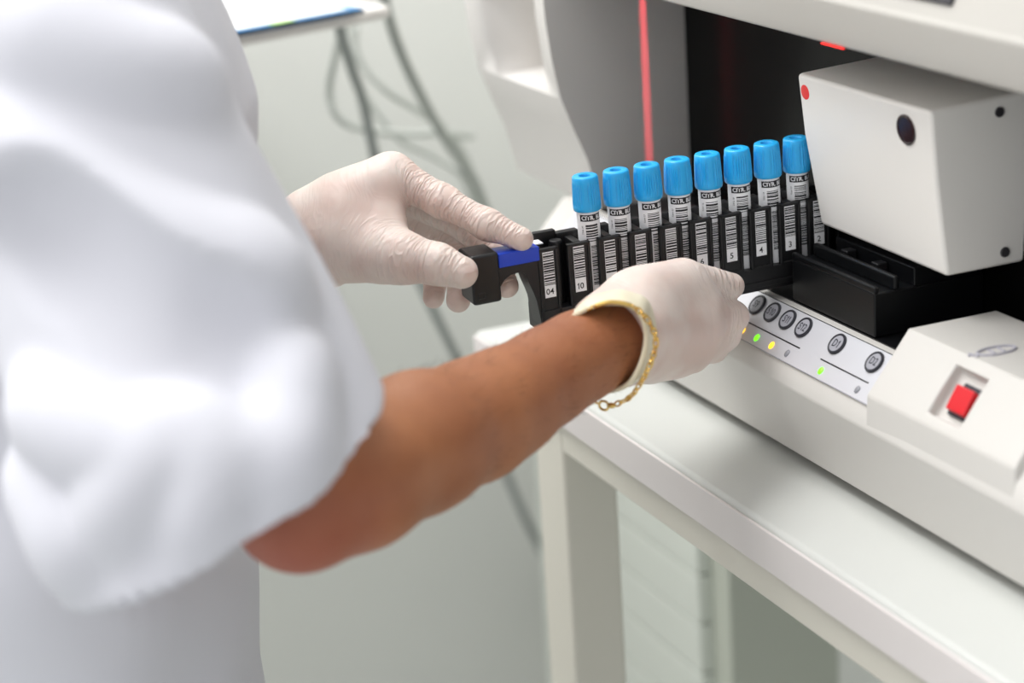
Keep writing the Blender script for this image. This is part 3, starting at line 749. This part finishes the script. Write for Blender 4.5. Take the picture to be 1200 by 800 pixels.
# ---- gloved right hand: thumb on the rack front, fingers hooked under it
G = Field(np.array((-.03, -.11, -.17)), np.array((.17, .16, .02)), .0011)
w0 = R_W
I_M = A(824, 366, 1.252); M_M = A(816, 389, 1.250); R_M = A(803, 405, 1.246); P_M = A(784, 417, 1.240)
BK = np.array(A(790, 360, 1.24)) - np.array(A(790, 360, 1.22))
dl = lambda p, q: float(np.linalg.norm(np.array(p) - np.array(q)))
for b, rb in ((I_M, .0135), (M_M, .0135), (R_M, .0125), (P_M, .0115)):
    G.cone(w0 + RAX * .008, b, .0210, rb, .012, None, .06, 0)
G.cone(A(752, 352, 1.205), A(806, 346, 1.242),   .0165, .0150, .014, None, .10, dl(w0, A(752, 352, 1.205)))
G.cone(A(760, 395, 1.215), A(806, 392, 1.238), .0215, .0165, .014, None, .05, dl(w0, A(760, 395, 1.215)))
TH = [(A(744, 350, 1.196), .0160), (A(800, 327, 1.236), .0118), (A(834, 334, 1.258), .0104), (A(857, 335, 1.268), .0078)]
FK = dict(wr=.35)
def finger(pts, wr):
    o_ = dl(w0, pts[0][0]); G.cone(pts[0][0], pts[1][0], pts[0][1], pts[1][1], .004, None, wr, o_); G.chain(pts[1:], .0015, wr, None, o_ + dl(pts[0][0], pts[1][0]))
G.chain(TH[:2], .010, .15, None, dl(w0, TH[0][0]))
G.chain(TH[1:], .0012, .9, None, dl(w0, TH[0][0]) + dl(TH[0][0], TH[1][0]))
finger([(I_M + (A(824, 372, 1.252) - A(824, 366, 1.252)), .0125), (A(859, 371, 1.272), .0094), (A(857, 375, 1.300), .0086), (A(846, 354, 1.325), .0076)], .5)
finger([(M_M, .0125), (A(849, 392, 1.272), .0096), (A(840, 390, 1.303), .0086), (A(828, 360, 1.330), .0076)], .4)
finger([(R_M, .0120), (A(835, 407, 1.270), .0092), (A(824, 399, 1.301), .0084), (A(810, 366, 1.328), .0074)], .4)
finger([(P_M, .0110), (A(812, 420, 1.262), .0083), (A(802, 410, 1.290), .0075), (A(793, 378, 1.318), .0066)], .4)
G.cone(R_W - RAX * .010, R_W + RAX * .02, .0255, .0235, .010, None, .35, -.01)
G.cut(R_W - RAX * .004, RAX, .0006)
G.cone(R_W - RAX * .03, R_W + RAX * .002, .0242, .0242, .001, sub=True)
glove = mesh_field('glove', G, M['latex'], person, 2, True)
glove['label'] = 'gloved near hand gripping the rack from below, cuff rolled at the wrist'
# loose cuff, flaring open round the wrist: a thin sleeve of latex with a rolled rim
def ring3(px):                                # closed ring through surveyed rim points
    return smooth_path([A(*p) for p in px] + [A(*px[0])], 10)[:-1]
rimA = ring3([(655, 384, 1.158), (676, 368, 1.153), (704, 356, 1.151), (735, 357, 1.152), (752, 371, 1.153), (757, 398, 1.155), (749, 430, 1.157), (731, 453, 1.163), (696, 458, 1.19), (668, 440, 1.20), (652, 410, 1.18)])
rimO = ring3([(645, 381, 1.166), (668, 358, 1.163), (698, 341, 1.163), (735, 337, 1.165), (759, 354, 1.166), (766, 390, 1.167), (759, 427, 1.168), (741, 453, 1.172), (700, 462, 1.20), (664, 444, 1.208), (642, 410, 1.190)])
cen = R_W + RAX * .018; rimB = []
for p in rimO:                                # where the cuff meets the hand
    q = p - cen; q = q - RAX * (q @ RAX); q /= np.linalg.norm(q); rimB.append(cen + q * .0252 - RAX * .004)
cm = MB(); n_ = len(rimA); st_ = 12; vv = []
rg2 = np.random.default_rng(4); ph = rg2.uniform(0, 6.28, 6)
for j in range(st_ + 1):
    t = j / st_
    for i in range(n_):
        a = 2 * math.pi * i / n_; w0_, w1_, w2_ = (1 - t) ** 2, 2 * t * (1 - t) * 1.35, t * t
        p = (rimA[i] * w0_ + rimO[i] * w1_ + rimB[i] * w2_) / (w0_ + w1_ + w2_)
        q = p - cen; q = q - RAX * (q @ RAX); q /= np.linalg.norm(q)
        vv.append(p + q * (.0005 * math.sin(9 * a + ph[0] + 3 * t) * math.sin(math.pi * t) + .0003 * math.sin(5 * a + ph[1])))
cm.add(vv, [(j * n_ + i, j * n_ + (i + 1) % n_, (j + 1) * n_ + (i + 1) % n_, (j + 1) * n_ + i) for j in range(st_) for i in range(n_)])
cuff = build('cuff', cm, M['cuff'], glove); so = cuff.modifiers.new('thick', 'SOLIDIFY'); so.thickness = .0006; so.offset = 0
sb = cuff.modifiers.new('smooth', 'SUBSURF'); sb.levels = sb.render_levels = 1
build('rolled_rim', MB().tube(rimA, .0014, 10, closed=True), M['cuff'], glove)

# ---- gloved left hand: thumb and index pinch the rack handle
H = Field(np.array((-.16, -.24, -.13)), np.array((.07, .02, .06)), .0011)
LW = L_W; LAX = (A(460, 235, 1.27) - LW); LAX /= np.linalg.norm(LAX)
li, lm_, lr, lp_ = A(460, 205, 1.262), A(466, 222, 1.283), A(468, 240, 1.300), A(464, 258, 1.315)
def H1(a, b, ra, rb, k, wr): H.cone(a, b, ra, rb, k, None, wr, dl(LW, a))
H1(A(372, 262, 1.268), li, .0215, .0118, .012, .15)
H1(A(375, 275, 1.275), lm_, .0225, .0120, .012, .2)
H1(A(377, 285, 1.285), lr, .0225, .0115, .012, .2)
H1(A(380, 295, 1.29), lp_, .0205, .0105, .012, .2)
H1(A(392, 288, 1.255), A(462, 300, 1.236), .0225, .0150, .014, .35)
H1(A(415, 262, 1.255), A(446, 262, 1.250), .0215, .0150, .014, .12)
H1(A(400, 240, 1.262), A(446, 218, 1.256), .0165, .0135, .014, .2)
H.chain([(A(455, 299, 1.238), .0150), (A(478, 303, 1.231), .0128), (A(512, 309, 1.226), .0108), (A(541, 319, 1.2235), .0094)], .007, 1.0, None, dl(LW, A(455, 299, 1.238)))
H.chain([(li, .0120), (A(519, 236, 1.252), .0092), (A(571, 263, 1.243), .0084), (A(611, 280, 1.2385), .0070)], .006, 1.0, None, dl(LW, li))
H.chain([(lm_, .0118), (A(543, 262, 1.274), .0090), (A(580, 300, 1.264), .0082), (A(594, 335, 1.2605), .0070)], .0045, .7, None, dl(LW, lm_))
H.chain([(lr, .0112), (A(533, 288, 1.288), .0088), (A(541, 325, 1.272), .0080), (A(537, 352, 1.266), .0072)], .0045, .7, None, dl(LW, lr))
H.chain([(lp_, .0100), (A(505, 296, 1.303), .0078), (A(511, 325, 1.290), .0072), (A(508, 349, 1.283), .0064)], .0045, .6, None, dl(LW, lp_))
H.cone(A(340, 293, 1.275), A(378, 278, 1.272), .0262, .0262, .010, None, .6, -.02)
cutp = A(352, 290, 1.275); cutn = A(378, 278, 1.272) - A(340, 293, 1.275)
H.cut(cutp, cutn, .0006)
lglove = mesh_field('glove', H, M['latex'], person, 2, True)
lglove['label'] = 'gloved far hand pinching the blue-striped handle'
u_ = np.cross(cutn / np.linalg.norm(cutn), (0, 0, 1)); u_ /= np.linalg.norm(u_); v_ = np.cross(cutn / np.linalg.norm(cutn), u_)
build('rolled_rim', MB().tube([cutp + cutn * .05 + .0264 * (math.cos(a) * u_ + math.sin(a) * v_) for a in [2 * math.pi * k / 40 for k in range(40)]], .0014, 8, closed=True), M['latex'], lglove)

# ---- white tunic
Tn = Field((-.40, -.62, -.36), (.37, -.05, .31), .0032)
HEM = A(258, 560, .985)
for z0, z1, r0, r1, sc in ((-.40, -.14, .128, .120, 1.50), (-.14, .09, .120, .128, 1.50), (.09, .17, .128, .092, 1.6)):
    Tn.cone((cx, cyy + max(0, z0 + .14) * .06, z0), (cx, cyy + max(0, z1 + .14) * .06, z1), r0, r1, .04, ((1, 0, 0), sc))
S0 = R_SH + np.array((-.005, -.022, .004))
SAX = (HEM - S0) / np.linalg.norm(HEM - S0)
Tn.cone((cx + .10, cyy, .150), S0, .072, .056, .05)
Tn.cone(S0, HEM + SAX * .06, .053, .0915, .03, None)
Tn.cone((cx - .11, cyy, .150), L_SH, .072, .070, .05)
LM = L_SH * .22 + L_EL * .78
Tn.cone(L_SH, LM, .070, .078, .05)
# soft cloth folds: raised and sunken cords laid on the sleeve and chest
def surf(px, py):
    r = ray(px, py); t = .75; rl = np.linalg.norm(r)
    for i in range(80):
        p = CAM + r * t; P1 = [np.array([c]) for c in p]
        d = min(float(Field.dist(P1, S0, HEM + SAX * .06, .053, .0915)[0][0]), float(Field.dist(P1, (cx, cyy, -.40), (cx, cyy, .08), .128, .122, ((1, 0, 0), 1.5))[0][0]))
        if d < .0004 or t > 1.6: break
        t += d / rl * .8
    return p, r / rl
for pts, r, bump, k in (
    ([(-10, 175), (60, 225), (130, 272), (210, 315), (300, 338)], .024, .004, .014),
    ([(20, 265), (100, 325), (190, 375), (290, 400)], .030, -.003, .014),
    ([(60, 40), (140, 85), (200, 100)], .022, .003, .014),
    ([(70, 480), (150, 520), (240, 545), (330, 530)], .018, .003, .016),
    ([(140, 610), (180, 560), (200, 500)], .014, .0025, .014),
    ([(240, 620), (250, 560), (235, 500)], .014, .0025, .014),
    ([(330, 570), (345, 500), (345, 430)], .014, .0025, .014),
    ([(50, 560), (80, 610), (100, 650)], .014, .0025, .014)):
    P_ = []
    for q in pts:
        p, r_ = surf(*q); P_.append(p + r_ * (r - bump) if bump > 0 else p - r_ * (r + bump))
    P_ = smooth_path(P_, 4)
    for a, b in zip(P_[:-1], P_[1:]): Tn.cone(a, b, r, r, k, sub=(bump < 0))
hem_n = np.array(SAX)
# flat hem across the sleeve mouth, sleeve hollow inside
h1 = A(445, 462, .985) - A(72, 662, .985); h2 = A(231, 502, 1.055) - A(287, 618, .915)
hn = np.cross(h1, h2); hn /= np.linalg.norm(hn); hn = hn if hn @ SAX > 0 else -hn
hp_ = A(258, 562, .985)
sl, P = Tn.block(np.minimum(S0, HEM) - .16, np.maximum(S0, HEM) + .16)
# cut only the sleeve: its mouth plane applies to points near the sleeve axis and in front of the torso
arm_d, tt = Field.dist(P, S0, HEM + SAX * .2, .12, .14)
pl = (P[0] - hp_[0]) * hn[0] + (P[1] - hp_[1]) * hn[1] + (P[2] - hp_[2]) * hn[2]
torso_d, _ = Field.dist(P, (cx, cyy, -.40), (cx, cyy, .1), .128, .122, ((1, 0, 0), 1.5))
cutter = np.maximum(np.maximum(arm_d, -pl), -torso_d + .006)
Tn.d[sl] = np.maximum(Tn.d[sl], -cutter)
inner, _ = Field.dist(P, HEM + SAX * .03, HEM + SAX * .12, .072, .086)
Tn.d[sl] = np.maximum(Tn.d[sl], -np.maximum(inner, -torso_d + .006))
Tn.cut((0, 0, -.335), (0, 0, 1), .001)
def cloth(V, F):
    N = vnormals(V, F); a = V @ np.array((23., 9., 4.)); b = V @ np.array((-7., 31., 12.)); c = V @ np.array((11., -15., 19.))
    d = .0016 * np.sin(a + 1.3 * np.sin(b)) + .0012 * np.sin(b * 1.7 + np.sin(c * 1.4)) + .0008 * np.sin(c * 3.1 + a)
    return V + N * d[:, None]
tunic = mesh_field('tunic', Tn, M['tunic'], person, 9, False, cloth)
tunic['label'] = 'white short-sleeved work tunic'

# ---- trousers and shoes (below the tunic)
Tr = Field((-.36, -.52, FLOOR + .05), (.24, -.12, -.14), .0055)
Tr.cone((cx, cyy, -.20), (cx, cyy, -.26), .108, .108, .03, ((1, 0, 0), 1.45))
for s_ in (-1, 1):
    hx = cx + s_ * .085
    Tr.chain([((hx, cyy, -.22), .098), ((hx, cyy + .01, -.50), .080), ((hx, cyy, FLOOR + .08), .066)], .02)
Tr.cut((0, 0, FLOOR + .075), (0, 0, 1), .001)
mesh_field('trousers', Tr, M['trousers'], person, 3, False, cloth)
for s_ in (-1, 1):
    hx = cx + s_ * .085
    Sf = Field((hx - .09, cyy - .12, FLOOR - .02), (hx + .09, cyy + .25, FLOOR + .16), .005)
    Sf.cone((hx, cyy - .03, FLOOR + .05), (hx + s_ * .012, cyy + .155, FLOOR + .032), .042, .037, .02)
    Sf.cone((hx, cyy - .03, FLOOR + .05), (hx, cyy - .01, FLOOR + .10), .042, .040, .02)
    Sf.cut((0, 0, FLOOR + .001), (0, 0, 1), .002)
    mesh_field('shoe', Sf, M['shoe'], person, 3)

# ---- gold bracelet: flat curved bar over the wrist, chain links hanging below with a clasp
ringp = smooth_path([A(*p) for p in [(696, 359, 1.147), (716, 354, 1.145), (741, 358.5, 1.146), (759, 375, 1.147), (768, 395, 1.148), (766, 415, 1.151), (754, 443, 1.157), (737, 466, 1.166), (712, 475, 1.174), (690, 467, 1.182), (674, 452, 1.200), (662, 425, 1.214), (658, 395, 1.205), (674, 370, 1.165)]] + [A(696, 359, 1.147)], 30)[:-1]
ringp = np.array(ringp); seg_ = np.linalg.norm(np.roll(ringp, -1, 0) - ringp, axis=1); cum = np.concatenate([[0], np.cumsum(seg_)]); tot = cum[-1]
def on_ring(s_):
    s_ = s_ % tot; i = min(int(np.searchsorted(cum, s_, 'right')) - 1, len(ringp) - 1); q = (s_ - cum[i]) / seg_[i]
    return ringp[i] * (1 - q) + ringp[(i + 1) % len(ringp)] * q
br = root('bracelet', 'gold figaro chain bracelet hanging round the wrist at the glove cuff', 'bracelet', tuple(on_ring(tot * .55)))
s_bar = cum[60]; 
bar = [on_ring(s_bar * k / 24) for k in range(25)]
build('name_bar', MB().tube(bar, [.0008] + [.0013] * 23 + [.0008], 10), M['gold'], br)['label'] = 'smooth curved gold bar'
clasp_s = cum[30 * 8]
def link(name, s_, lh, wd, rr, rot):
    p = on_ring(s_); t = on_ring(s_ + .001) - on_ring(s_ - .001); t /= np.linalg.norm(t)
    u = np.cross(t, RAX); u /= np.linalg.norm(u); v = np.cross(t, u); u, v = math.cos(rot) * u + math.sin(rot) * v, -math.sin(rot) * u + math.cos(rot) * v
    return build(name, MB().tube([p + t * lh * math.cos(a) + u * wd * math.sin(a) for a in [2 * math.pi * k / 18 for k in range(18)]], rr, 7, closed=True), M['gold'], br)
s_ = s_bar + .0012; i = 0
while s_ < tot - .001:
    if abs(s_ - clasp_s) > .0062:
        lng = (i % 4 == 3)
        link('chain_link', s_, .0034 if lng else .0023, .0014, .00052, (i % 2) * math.pi / 2 + .5)
        s_ += .0044 if lng else .0031
    else: s_ += .0030
    i += 1
pc = on_ring(clasp_s); t = on_ring(clasp_s + .002) - on_ring(clasp_s - .002); t /= np.linalg.norm(t); u = np.cross(t, RAX); u /= np.linalg.norm(u)
cb = MB().tube([pc - t * .0052 + t * .0104 * k / 8 for k in range(5)], [.0007, .0014, .0017, .0015, .0009], 10)
cb.tube([pc + t * (.0024 + .0030 * math.cos(a)) + u * .0026 * math.sin(a) for a in [2 * math.pi * k / 20 for k in range(20)]], .0007, 7, closed=True)
build('lobster_clasp', cb, M['gold'], br)

# ================================================================== LIGHT, WORLD, CAMERA
def area(name, loc, size, energy, tgt, col=(1, 1, 1)):
    l = bpy.data.lights.new(name, 'AREA'); l.shape = 'RECTANGLE'; l.size, l.size_y = size; l.energy = energy; l.color = col
    o = bpy.data.objects.new(name, l); COL.objects.link(o); o.location = loc
    o.rotation_euler = (Vector(tgt) - Vector(loc)).to_track_quat('-Z', 'Y').to_euler(); return o
area('ceiling_or_fill_lamp', (.85, -1.75, 1.05), (1.6, 1.2), 11, (.12, .1, -.05), (1, .985, .96))
area('ceiling_or_fill_lamp', (.0, -.5, 1.6), (1.2, 1.2), 3, (.1, -.1, 0), (1, .985, .96))
area('ceiling_or_fill_lamp', (-.42, -.50, 1.6), (.8, 1.4), 40, (-.80, .10, -.6), (1, .995, .985))  # unseen fill lamp, added to brighten the back wall and pillar front
area('ceiling_or_fill_lamp', (-.55, -1.5, 1.3), (.6, 1.0), 9, (-.95, .15, -.75), (1, .995, .985))  # unseen side fill, added to lift the lower part of the wall
w = bpy.data.worlds.new('world'); SC.world = w; w.use_nodes = True
bg = w.node_tree.nodes['Background']; bg.inputs[0].default_value = (.95, .97, 1, 1); bg.inputs[1].default_value = .66

cam = bpy.data.cameras.new('camera'); co = bpy.data.objects.new('camera', cam); COL.objects.link(co); SC.camera = co
cam.sensor_width = 36; cam.lens = FPX * 36 / 1200; cam.clip_start = .05
r, d, f = RC[0], RC[1], RC[2]
co.matrix_world = Matrix([[r[0], -d[0], -f[0], CAM[0]], [r[1], -d[1], -f[1], CAM[1]], [r[2], -d[2], -f[2], CAM[2]], [0, 0, 0, 1]])
cam.dof.use_dof = True; cam.dof.focus_distance = 1.265; cam.dof.aperture_fstop = 4.0; cam.dof.aperture_blades = 9

# lift everything so that the floor is z = 0
for o in list(SC.objects):
    if o.parent is None: o.location.z -= FLOOR
    for k_ in ('_o',):
        if k_ in o: del o[k_]
vs = SC.view_settings
SC.display_settings.display_device = 'sRGB'
vs.view_transform = 'Standard'; vs.look = 'None'; vs.exposure = 0; vs.gamma = 1; vs.use_curve_mapping = False
